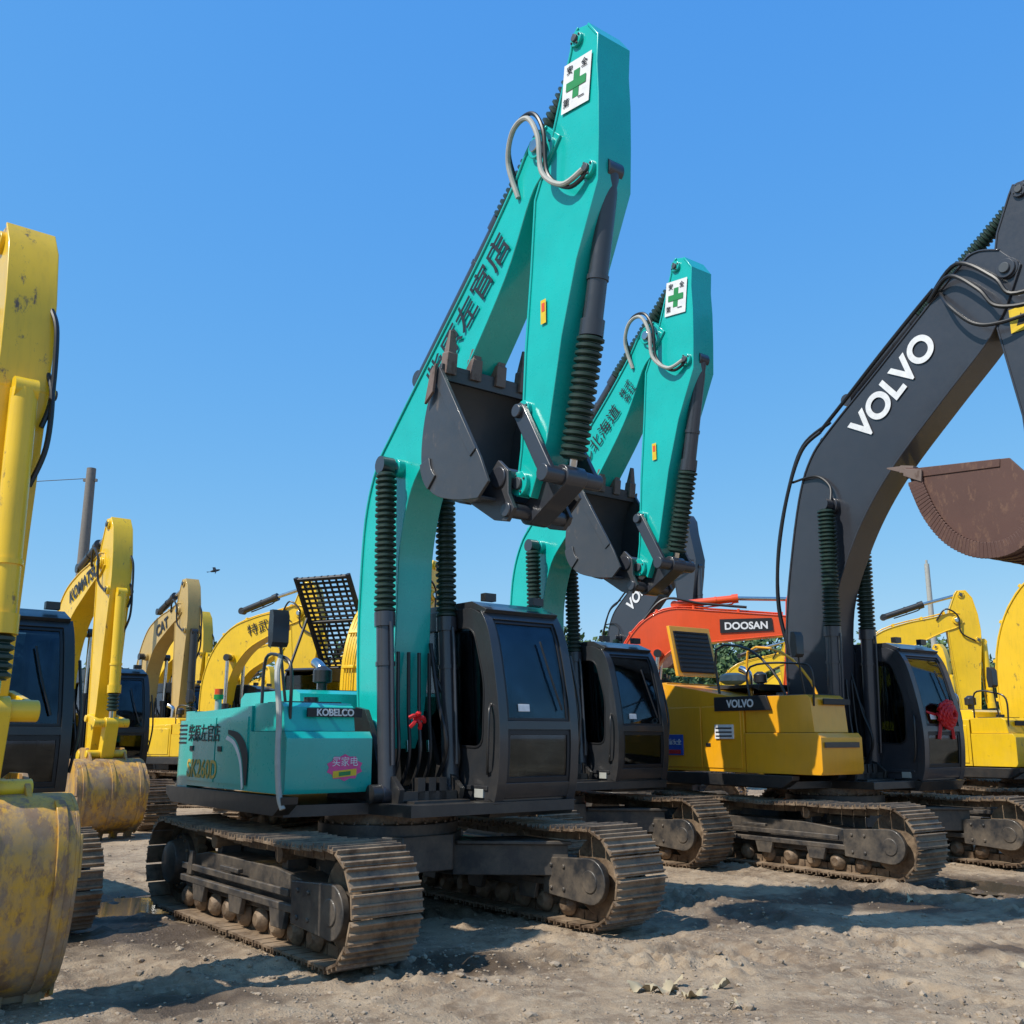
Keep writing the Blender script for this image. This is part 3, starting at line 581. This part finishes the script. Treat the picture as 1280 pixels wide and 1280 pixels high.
# ---- teal excavators
def teal_extra():
    mb=MB()
    mb.tube([(.05,-1.30,2.42),(.20,-1.40,2.25),(.28,-1.40,1.9),(.34,-1.42,1.5),(.36,-1.40,1.2),(.40,-1.38,1.08)],.026,BEIGE,8,8)
    return [('ribbed_conduit',mb.mesh('ribbed_conduit'),0)]
PT=dict(pose=PA,body=TEALLOW,boom=TEAL,bucket=BKT,extra=teal_extra,link=GREY,cyl=GREY,rag=True,Xc=(1.74,-.12))
TP=make_type(PT)
def teal_dec(model,full):
    s=-.202
    def sq(mb):
        def P(x,z):
            c,s_=math.cos(.12),math.sin(.12); return (2.985+x*c+z*s_*1.0, 7.24+z*c-x*s_)
        y=-.1925
        q=lambda x0,x1,z0,z1,m,yy: mb.add([(P(x0,z0)[0],yy,P(x0,z0)[1]),(P(x1,z0)[0],yy,P(x1,z0)[1]),(P(x1,z1)[0],yy,P(x1,z1)[1]),(P(x0,z1)[0],yy,P(x0,z1)[1])],[[0,1,2,3]],m)
        q(-.16,.20,-.23,.23,WHITE,y); q(-.02,.06,-.13,.13,GRN,y-.003); q(-.11,.15,-.04,.04,GRN,y-.006)
    def misc(mb):
        y=-.1925
        mb.add([(2.50,y,5.16),(2.57,y,5.16),(2.57,y,5.38),(2.50,y,5.38)],[[0,1,2,3]],YV)
        mb.add([(2.515,y-.002,5.27),(2.555,y-.002,5.27),(2.555,y-.002,5.35),(2.515,y-.002,5.35)],[[0,1,2,3]],ORG)
        a=cat2([(-.92,1.72),(-.72,1.66),(-.56,1.5),(-.48,1.25)],6); b=cat2([(-.92,1.76),(-.64,1.72),(-.44,1.56),(-.43,1.25)],6)
        n=len(a); mb.add([(p[0],-1.366,p[1]) for p in a]+[(p[0],-1.366,p[1]) for p in b],[[i,i+1,n+i+1,n+i] for i in range(n-1)],BLACKV)
        a2=[(x-.05,z-.05) for x,z in a]; b2=[(x-.015,z-.015) for x,z in a]
        mb.add([(p[0],-1.3665,p[1]) for p in a2]+[(p[0],-1.3665,p[1]) for p in b2],[[i,i+1,n+i+1,n+i] for i in range(n-1)],WHITE)
        pol=[]
        for k in range(20):
            an=2*math.pi*k/20; rr=1 if k%2 else .84; pol.append((.384,-.78+.19*rr*math.cos(an),1.42+.12*rr*math.sin(an)))
        mb.add(pol,[list(range(20))],PNK)
        mb.add([(.386,-.90,1.33),(.386,-.66,1.35),(.386,-.66,1.41),(.386,-.90,1.39)],[[0,1,2,3]],YV)
        mb.add([(.387,-.84,1.345),(.387,-.72,1.355),(.387,-.72,1.39),(.387,-.84,1.38)],[[0,1,2,3]],GRN)
    ds=[('safety_mark',decmesh('safety_mark',sq),I4),('stickers',decmesh('stickers',misc),I4)]
    for ch,x,z in (('安',2.925,7.375),('全',3.115,7.35),('第',2.87,7.075),('一',3.06,7.05)):
        ds.append(('safety_text',textdata(ch,.085,BLACKV,'CENTER',bold=0),M_side(x,-.1995,z,-.12)))
    if full:
        ds.append(('boom_lettering',textdata('柴原左官店',.33,BLACKV,'LEFT',bold=.008),M_side(.86,s,5.01,.73,1)))
    else:
        ds.append(('boom_lettering',textdata('シンクル北海道',.24,BLACKV,'LEFT',bold=0),M_side(.70,s,4.86,.73,1)))
        ds.append(('boom_lettering_small',textdata('株式\n会社',.13,BLACKV,'LEFT',bold=0),M_side(1.98,s,6.14,.73,1)))
    ds.append(('side_lettering',textdata(model,.25,GOLD,'LEFT',bold=.015),M_side(-1.95,-1.367,1.29,0,.95)))
    ds.append(('door_lettering',textdata('柴原左官店',.19,BLACKV,'LEFT',bold=0),M_side(-1.97,-1.367,1.66,0,.9)))
    ds.append(('tank_lettering',textdata('KOBELCO',.085,WHITE,'CENTER',bold=.03),M_front(.283,-.84,1.883)))
    ds.append(('sticker_lettering',textdata('买家电',.09,WHITE,'CENTER',bold=0),M_front(.388,-.78,1.44)))
    return ds
E1=place(TP,teal_dec('SK260D',True),(-1.14,10.15),-52)
E2=place(TP,teal_dec('SK260D',False),(.42,14.5),-52)
# ---- dark grey/yellow excavator
def v_extra():
    mb=MB()
    mb.prism([(-2.0,2.62),(-1.94,2.62),(-2.12,3.42),(-2.18,3.42)],-1.1,-.2,YELV)
    for k in range(10): mb.box(-1.99-.016*k,-1.93-.016*k,-1.02,-.28,2.68+.07*k,2.71+.07*k,BLACKV)
    mb.prism([(-1.95,2.70),(-1.935,2.70),(-2.095,3.34),(-2.11,3.34)],-1.04,-.26,BLACKV)
    for y in (-1.28,-.6):
        mb.tube([(-.9,y,2.2),(-.95,y,2.95),(-.3,y,2.9),(.2,y,2.45),(.35,y,2.0)],.02,BLK if y<-1 else YELV,3,8)
    mb.prism([(-.95,2.05),(.1,2.05),(.02,2.25),(-.95,2.25)],-1.375,-1.34,BLACKV)
    mb.box(-2.02,-1.62,-1.385,-1.36,1.42,1.72,BLUV)
    mb.box(-1.98,-1.66,-1.39,-1.384,1.44,1.50,REDV)
    mb.lathe((-1.0,-.9,2.45),(-1.0,-.9,2.62),[(0,.12),(.3,.2),(.8,.19),(1,.1)],BEIGE,18)
    mb.prism([(.905,1.55),(.93,1.55),(.93,1.62),(.905,1.62)],-1.3,-.6,BLK)
    mb.box(-.95,-.6,-1.385,-1.36,1.66,1.86,WHITE)
    for k in range(3): mb.box(-.93,-.62,-1.39,-1.384,1.69+.055*k,1.71+.055*k,BLACKV)
    return [('body_details',mb.mesh('body_details'),.006)]
def bow():
    mb=MB(); random.seed(3)
    c=Vector((1.18,1.0,2.0))
    for k in range(60):
        a=k*2.4; r=.02+.15*(k/60); d=Vector((.13-.10*(k/60),math.cos(a)*r,math.sin(a)*r))
        p=c+d; s=Vector((0,-math.sin(a),math.cos(a)))*.045; rad=Vector((.035,math.cos(a)*.03,math.sin(a)*.03))
        mb.tube([p-s-rad*.5,p-s*.6+rad,p+s*.6+rad,p+s-rad*.5],.024,REDV,4,5)
    for y in (-.12,.12): mb.tube([c,c+Vector((.03,y,-.12)),c+Vector((.02,y*1.5,-.34))],.03,REDV,4,5)
    mb.tube([(1.10,.5,2.08),(1.17,.8,2.0),(1.17,1.2,2.0),(1.10,1.45,2.08)],.02,REDV,5,6)
    return [('red_ribbon_bow',mb.mesh('red_ribbon_bow'),0)]
PV=dict(pose=PB,body=YELV,body2=YELV,boom=GREY,arm=GREY,bucket=BKTBR,cabc=GREY,hood=GREY,zt=2.24,zr=2.55,tankf=.9,dark=True,cyl=GREY,link=GREY,lines=BLK,
  cabkw=dict(front=1.12),extra=lambda:v_extra()+bow())
VP=make_type(PV)
vd=[('boom_lettering',textdata('VOLVO',.54,WHITE,bold=.035),M_side(1.12,-.232,5.84,.70,.92)),('side_lettering',textdata('VOLVO',.15,WHITE,'CENTER',bold=.03),M_side(-.45,-1.377,2.10)),
    ('sign_lettering',textdata('注意安全',.09,WHITE,'CENTER'),M_side(-1.82,-1.387,1.58))]
E3=place(VP,vd,(4.62,14.87),-55)
def warn(mb):
    y=-.213; mb.add([(3.38,y,6.72),(3.68,y,6.72),(3.68,y,7.04),(3.38,y,7.04)],[[0,1,2,3]],YV); mb.add([(3.46,y-.003,6.80),(3.60,y-.003,6.80),(3.53,y-.003,6.96)],[[0,1,2]],BLACKV)
o=D.objects.new('warning_sticker',decmesh('warning_sticker',warn)); sc.collection.objects.link(o); o.parent=E3
E4=place(VP,vd[:1],(3.6,35.0),-55)
# ---- yellow
PY=dict(pose=PC,body=YEL,boom=YEL,bucket=BKTY,cabc=BLK,cyl=BLK,bcyl=YEL,link=YEL,toothmat=BKTY)
YP=make_type(PY)
PC0=dict(PC); PC0.update(bo=[(2.90,.04),(3.12,.16),(3.28,.42),(3.36,.75),(3.36,1.05),(3.28,1.25),(3.10,1.36),(2.85,1.36)],td=(-.25,-1),bw=.56)
PY0=dict(PY); PY0['pose']=shiftpose(PC0,.95); PY0['Xc']=(1.62,-.2); YP0=make_type(PY0)
yd=[('boom_lettering',textdata('KOMATSU',.34,BLACKV,bold=.03),M_side(.75,-.203,4.22,.26)),('side_lettering',textdata('KOMATSU',.2,BLUV),M_side(-1.9,-1.366,1.5))]
place(YP0,[],(-5.93,9.66),-50,.97)
place(YP,yd,(-8.95,20.1),-50,1.0)
PTn=dict(PY); PTn.update(body=TAN,boom=TAN,bucket=BKT,bcyl=BLK,link=TAN,toothmat=TOOTH); CP=make_type(PTn)
cd=[('boom_lettering',textdata('CAT',.42,BLACKV,bold=.03),M_side(1.0,-.203,4.2,.3))]
place(CP,cd,(-11.0,30.5),-50,1.08)
for loc,hd in (((-13.6,38.5),-50),((-13.2,44),-50),((-17.5,49),-50)): place(CP,[],loc,hd,far=True)
yd2=[('boom_lettering',textdata('特武虎队',.34,BLACKV,bold=0),M_side(.9,-.203,4.26,.26))]
place(YP,yd2,(-7.7,26.8),-20)
for loc,hd in (((-10.2,37),-30),((-7.2,40),-45),((-4.8,36),-50),((-16,60),-40),((-9,55),-20),((-12,34),-40),((12.5,50),-30),((17,46),-50)): place(YP,[],loc,hd,far=True)
def guard():
    mb=MB()
    A=Vector((.95,0,3.08)); U=Vector((-1.2,0,1.9)).normalized(); Ln=2.2
    for y in (.3,1.6): mb.tube([(A.x,y,A.z),tuple(Vector((A.x,y,A.z))+U*Ln)],.06,BLACKV,2,6,False)
    for k in range(20):
        p=A+U*(.06+k*.11); mb.tube([(p.x,.3,p.z),(p.x,1.6,p.z)],.05 if k in(0,10,19) else .030,BLACKV,2,6,False)
    for y in (.46,.62,.79,.95,1.12,1.28,1.44): mb.tube([(A.x,y,A.z),(A.x+U.x*Ln,y,A.z+U.z*Ln)],.026,BLACKV,2,6,False)
    for y in (.3,1.6): mb.tube([(-.3,y,3.05),(A.x+U.x*1.3,y,A.z+U.z*1.3)],.03,BLACKV,2,6,False)
    return [('cab_guard',mb.mesh('cab_guard'),0)]
place(YP+guard(),[],(-3.0,20.35),65)
place(YP,yd,(9.2,18.0),-55)
place(YP,[],(9.9,28.2),-15)
place(YP,[],(8.9,42),-15,far=True)
PO=dict(PY); PO.update(pose=PD,body=ORG,boom=ORG,bucket=BKT,bcyl=ORG,link=ORG,toothmat=TOOTH)
OP=make_type(PO)
def lab(mb): mb.prism([(2.0,3.93),(3.15,3.96),(3.13,4.24),(2.0,4.24)],-.206,-.2,BLACKV)
od=[('label',decmesh('label',lab),I4),('boom_lettering',textdata('DOOSAN',.22,WHITE,'CENTER',bold=.03),M_side(2.57,-.209,4.01,0))]
place(OP,od,(2.75,23.0),-15)
# ------------------------------------------------------------------ ground
def axis(a,b,step,far,g=1.13):
    v=[];x=a
    while x<=b: v.append(x); x+=step
    lo=[];s=step;x=a
    while x>-far: s*=g; x-=s; lo.append(x)
    hi=[];s=step;x=v[-1]
    while x<far: s*=g; x+=s; hi.append(x)
    return lo[::-1]+v+hi
xs=axis(-5,8,.035,2500); ys=axis(5.2,14.5,.035,2500)
PUD=((-4.15,10.9,.8),(5.6,12.6,.6),(6.3,12.0,.5),(-1.2,13.0,.8))
def ruts(x,y):
    h=0
    for (cx,cy,hd,lats) in ((-1.14,10.15,-52,(-1.3,1.3)),(.42,14.5,-52,(-1.3,1.3)),(4.62,14.87,-55,(-1.3,1.3)),(-5.98,9.62,-50,(1.3,)),(1.9,8.6,12,(0,2.4))):
        a=math.radians(hd); dx=x-cx;dy=y-cy; X=dx*math.cos(a)+dy*math.sin(a); Y=-dx*math.sin(a)+dy*math.cos(a)
        for l in lats:
            e=abs(Y-l)
            if X<7 and e<.5:
                k=min(1,max(0,(.36-e)/.07)); wk=.3+1.0*max(0,.5+noise.noise(Vector((x*1.1,y*1.1,17))))
                h-=k*(.022+.016*math.sin(X*2*math.pi/.18))*wk if X>-3 else k*.02
                if .3<e<.5: h+=.030*(1-abs(e-.4)/.1)*(.45+noise.noise(Vector((x*3,y*3,7))))
    return h
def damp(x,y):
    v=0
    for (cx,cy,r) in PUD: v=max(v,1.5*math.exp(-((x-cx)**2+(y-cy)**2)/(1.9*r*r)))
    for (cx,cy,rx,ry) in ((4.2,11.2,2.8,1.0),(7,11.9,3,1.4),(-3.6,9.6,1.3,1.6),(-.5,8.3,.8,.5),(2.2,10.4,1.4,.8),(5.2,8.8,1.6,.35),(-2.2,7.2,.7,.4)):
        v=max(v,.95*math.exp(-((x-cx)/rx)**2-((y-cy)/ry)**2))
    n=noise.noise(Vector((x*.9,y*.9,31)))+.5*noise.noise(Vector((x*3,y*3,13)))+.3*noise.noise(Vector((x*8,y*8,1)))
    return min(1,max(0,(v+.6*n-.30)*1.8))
def gz(x,y):
    d=math.hypot(x,y)
    p=Vector((x,y,0))
    h=.035*noise.noise(p*.35)+.022*noise.noise(p*1.3)
    if d<45:
        h+=.014*abs(noise.noise(p*3.7+Vector((9,2,0))))+.011*noise.noise(p*9)+.011*noise.noise(p*19)
        q=noise.noise(p*.8+Vector((4,4,3)))
        if q>.1: h+=(q-.1)*.26*abs(noise.noise(p*6.5))+(q-.1)*.14*abs(noise.noise(p*14))
        h+=ruts(x,y)
    for (cx,cy,r) in PUD:
        g=math.exp(-((x-cx)**2+(y-cy)**2)/(r*r)); h-=.07*g
    return h-.012
vs=[(x,y,gz(x,y)) for y in ys for x in xs]; nx=len(xs)
fs=[(j*nx+i,j*nx+i+1,(j+1)*nx+i+1,(j+1)*nx+i) for j in range(len(ys)-1) for i in range(nx-1)]
me=D.meshes.new('ground'); me.from_pydata(vs,[],fs); me.polygons.foreach_set('use_smooth',[True]*len(fs))
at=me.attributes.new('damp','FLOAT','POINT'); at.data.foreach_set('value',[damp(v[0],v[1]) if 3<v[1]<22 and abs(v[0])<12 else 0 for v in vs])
def groundm():
    m,t,b=nt('dry_dirt')
    c=mix(t,ramp(t,noi(t,.7,6,.65),.40,.60),(.225,.160,.105),(.41,.305,.20))
    c=mix(t,ramp(t,noi(t,6,7,.75),.45,.72),c,(.46,.36,.25))
    c=mix(t,ramp(t,noi(t,2.3,7,.7),.53,.63,(0,0,0),(.7,.7,.7)),c,(.165,.112,.070))
    v=N(t,'ShaderNodeTexVoronoi'); v.inputs['Scale'].default_value=34; tc=N(t,'ShaderNodeTexCoord'); t.links.new(tc.outputs['Object'],v.inputs['Vector'])
    peb=ramp(t,v.outputs['Distance'],.18,.42,(1,1,1),(0,0,0))
    msk=math_(t,'MULTIPLY',peb,ramp(t,noi(t,3.3,4),.48,.62))
    sp=N(t,'ShaderNodeSeparateColor'); t.links.new(v.outputs['Color'],sp.inputs[0])
    pc=mix(t,sp.outputs[0],(.17,.13,.10),(.48,.40,.31))
    c=mix(t,math_(t,'MULTIPLY',msk,.6),c,pc)
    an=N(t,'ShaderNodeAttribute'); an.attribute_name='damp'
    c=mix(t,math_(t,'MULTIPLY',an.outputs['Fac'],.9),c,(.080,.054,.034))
    t.links.new(c,b.inputs['Base Color']); b.inputs['Specular IOR Level'].default_value=.3
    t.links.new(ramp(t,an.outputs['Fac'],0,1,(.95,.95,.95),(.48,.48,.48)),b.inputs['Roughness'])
    h=math_(t,'ADD',math_(t,'MULTIPLY',noi(t,20,7,.75),.8),math_(t,'MULTIPLY',msk,.25))
    bump(t,b,h,.9,.035); return m
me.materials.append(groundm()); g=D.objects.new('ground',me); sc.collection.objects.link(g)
import bmesh
bm=bmesh.new(); bmesh.ops.create_icosphere(bm,subdivisions=1,radius=1); base=[v.co.copy() for v in bm.verts]; bf=[[v.index for v in f.verts] for f in bm.faces]; bm.free()
V=[];F=[]
random.seed(11)
for i in range(11000):
    u=random.random(); y=5.3+12*u*u+random.random()*1.0; x=random.uniform(-.62,.62)*y*1.05
    if noise.noise(Vector((x,y,5))*.9)<.0 and random.random()<.7: continue
    s=min(.040,.004+.0055*random.paretovariate(2.1)) ; z=gz(x,y)
    sx,sy,sz=(s*random.uniform(.7,1.3),s*random.uniform(.7,1.3),s*random.uniform(.4,.8)); rot=Matrix.Rotation(random.random()*6.28,3,'Z')
    o=len(V)
    for k in base:
        q=k*(1+.35*noise.noise(k*1.7+Vector((i*1.3,0,0)))); q=rot@Vector((q.x*sx,q.y*sy,q.z*sz)); V.append((x+q.x,y+q.y,z+q.z+sz*.15))
    F+=[[a+o for a in f] for f in bf]
me=D.meshes.new('gravel'); me.from_pydata(V,[],F)
def rockm():
    m,t,b=nt('stone'); g=N(t,'ShaderNodeNewGeometry')
    c=mix(t,g.outputs['Random Per Island'],(.16,.115,.08),(.46,.37,.27)); c=mix(t,ramp(t,noi(t,20),.3,.7),c,(.31,.235,.16)); t.links.new(c,b.inputs['Base Color']); b.inputs['Roughness'].default_value=.95
    bump(t,b,noi(t,50,4),.5,.01); return m
me.materials.append(rockm()); o=D.objects.new('gravel',me); sc.collection.objects.link(o)
mb=MB(); lm=flat('dry_husk',(.44,.36,.23),.85)
for (cx,cy,s) in ((1.02,7.35,.12),(1.22,7.2,.09),(1.45,7.45,.07),(1.12,7.52,.08),(.88,7.4,.07),(3.9,8.2,.06),(4.4,11.6,.08),(1.4,6.9,.05)):
    n=9; vs=[];fs=[]
    for i in range(n):
        for j in range(n):
            x=cx+(i/(n-1)-.5)*s*2; y=cy+(j/(n-1)-.5)*s*1.3; vs.append((x+.05*noise.noise(Vector((x*9,y*9,1))),y+.05*noise.noise(Vector((x*9,y*9,8))),gz(x,y)+.025+.08*noise.noise(Vector((x*13,y*13,3)))))
    fs=[[i*n+j,i*n+j+1,(i+1)*n+j+1,(i+1)*n+j] for i in range(n-1) for j in range(n-1) if math.hypot(i-3.5,j-3.5)<3.6+noise.noise(Vector((i,j,cx*9)))*1.6]
    mb.add(vs,fs,lm)
o=D.objects.new('crumpled_husks',mb.mesh('crumpled_husks',180)); sc.collection.objects.link(o)
def puddle(cx,cy,r,z):
    m=D.materials.get('puddle_water')
    if not m:
        m,t,b=nt('puddle_water'); b.inputs['Base Color'].default_value=(.10,.08,.055,1); b.inputs['Roughness'].default_value=.06
        bump(t,b,noi(t,4,3),.05,.01)
    n=40; vs=[(cx+r*math.cos(6.2832*k/n)*(1+.2*math.sin(k*.9)),cy+r*math.sin(6.2832*k/n),z) for k in range(n)]
    me=D.meshes.new('puddle'); me.from_pydata(vs,[],[list(range(n))]); me.materials.append(m); o=D.objects.new('puddle',me); sc.collection.objects.link(o)
puddle(-4.15,10.9,.85,-.048); puddle(5.6,12.6,.7,-.048); puddle(6.3,12.0,.6,-.050)
# ------------------------------------------------------------------ poles, wire, bird, trees
mp=flat('weathered_concrete',(.20,.18,.16),.8)
mb=MB(); mb.lathe((-12.4,28.5,0),(-12.4,28.5,9.4),[(0,.2),(1,.13)],mp,14); mb.box(-12.6,-12.2,28.45,28.53,9.0,9.08,mp)
o=D.objects.new('utility_pole',mb.mesh('utility_pole')); sc.collection.objects.link(o)
mb=MB(); mb.lathe((21,50,0),(21,50,10.2),[(0,.17),(1,.12)],BEIGE,12); mb.cyl((21,50,10.1),(21,50,10.4),.06,BEIGE,8)
o=D.objects.new('utility_pole',mb.mesh('utility_pole')); sc.collection.objects.link(o)
mb=MB(); mb.tube([(-60,34,9.6),(-35,31,8.6),(-12.4,28.5,9.1)],.012,HOSE,10,5)
o=D.objects.new('overhead_wire',mb.mesh('overhead_wire')); sc.collection.objects.link(o)
mb=MB(); 
mb.lathe((-.16,0,0),(.2,0,.03),[(0,.005),(.15,.03),(.45,.05),(.75,.035),(.85,.03),(.95,.018),(1,.003)],HOSE,10)
for s in (-1,1): mb.add([(.08,0,.02),(-.05,0,.02),(-.02,s*.16,.09),(.07,s*.14,.09),(-.07,s*.34,.02)],[[0,1,2,3],[3,2,4]],HOSE)
mb.add([(-.14,-.01,0),(-.14,.01,0),(-.26,.05,0),(-.26,-.05,0)],[[0,1,2,3]],HOSE)
o=D.objects.new('flying_bird',mb.mesh('flying_bird')); o.location=(-6.2,20.6,5.05); o.rotation_euler=(.5,-.2,.5); o.scale=(.6,.6,.6); sc.collection.objects.link(o)
random.seed(5); V=[];F=[]
for i in range(200):
    x=random.uniform(-75,95) if i<110 else random.uniform(12,48); y=random.uniform(95,120)+abs(x)*.1; H=random.uniform(8,13)
    for c in range(9):
        cx=x+random.gauss(0,1.6); cy=y+random.gauss(0,1); cz=H*random.uniform(.2,.92); r=random.uniform(1.1,2.2)
        for k in range(70):
            d=Vector((random.gauss(0,1),random.gauss(0,1),random.gauss(0,.8))).normalized()*r*random.uniform(.6,1.05)
            p=Vector((cx,cy,max(.2,cz+d.z)))+Vector((d.x,d.y,0)); s=random.uniform(.2,.45)
            a=Vector((random.gauss(0,1),random.gauss(0,1),random.gauss(0,1))).normalized(); b_=a.orthogonal().normalized()
            o_=len(V); V+=[p-a*s,p+b_*s*.7,p+a*s,p-b_*s*.7]; F.append([o_,o_+1,o_+2,o_+3])
me=D.meshes.new('tree_line'); me.from_pydata([tuple(v) for v in V],[],F)
m,t,b=nt('foliage'); g_=N(t,'ShaderNodeNewGeometry'); c=mix(t,g_.outputs['Random Per Island'],(.03,.065,.018),(.08,.14,.035)); t.links.new(c,b.inputs['Base Color']); b.inputs['Roughness'].default_value=.7
me.materials.append(m); o=D.objects.new('tree_line',me); sc.collection.objects.link(o)
# ------------------------------------------------------------------ light, camera
w=D.worlds.new('World'); sc.world=w; w.use_nodes=True; t=w.node_tree; bg=t.nodes['Background']
sky=t.nodes.new('ShaderNodeTexSky'); sky.sky_type='NISHITA'; sky.sun_disc=False
az=Vector((-.82,-.52,0)).normalized(); el=math.radians(50)
sun_dir=Vector((az.x*math.cos(el),az.y*math.cos(el),math.sin(el)))
sky.sun_elevation=el; sky.sun_rotation=math.atan2(az.x,az.y); sky.altitude=0; sky.air_density=1.0; sky.dust_density=.3; sky.ozone_density=3.0
sp=t.nodes.new('ShaderNodeSeparateColor'); cb_=t.nodes.new('ShaderNodeCombineColor'); t.links.new(sky.outputs[0],sp.inputs[0])
for i,(p_,a_) in enumerate(((.95,.84),(.50,2.25),(.10,6.1))):
    x=math_(t,'MULTIPLY',math_(t,'POWER',sp.outputs[i],p_),a_); t.links.new(x,cb_.inputs[i])
t.links.new(cb_.outputs[0],bg.inputs[0]); bg.inputs[1].default_value=.122
L=D.lights.new('sun','SUN'); L.energy=5.0; L.angle=math.radians(.5); L.color=(1,.95,.86); lo=D.objects.new('sun',L); sc.collection.objects.link(lo); lo.rotation_euler=sun_dir.to_track_quat('Z','Y').to_euler()
cam=D.cameras.new('camera'); cam.sensor_width=36; cam.lens=36*1250/1280; cam.clip_end=6000; co=D.objects.new('camera',cam); sc.collection.objects.link(co)
co.location=(0,0,1.7); co.rotation_euler=(math.radians(90)+math.atan(280/1250.),0,0); sc.camera=co
sc.view_settings.view_transform='Standard'; sc.view_settings.look='None'; sc.view_settings.exposure=0
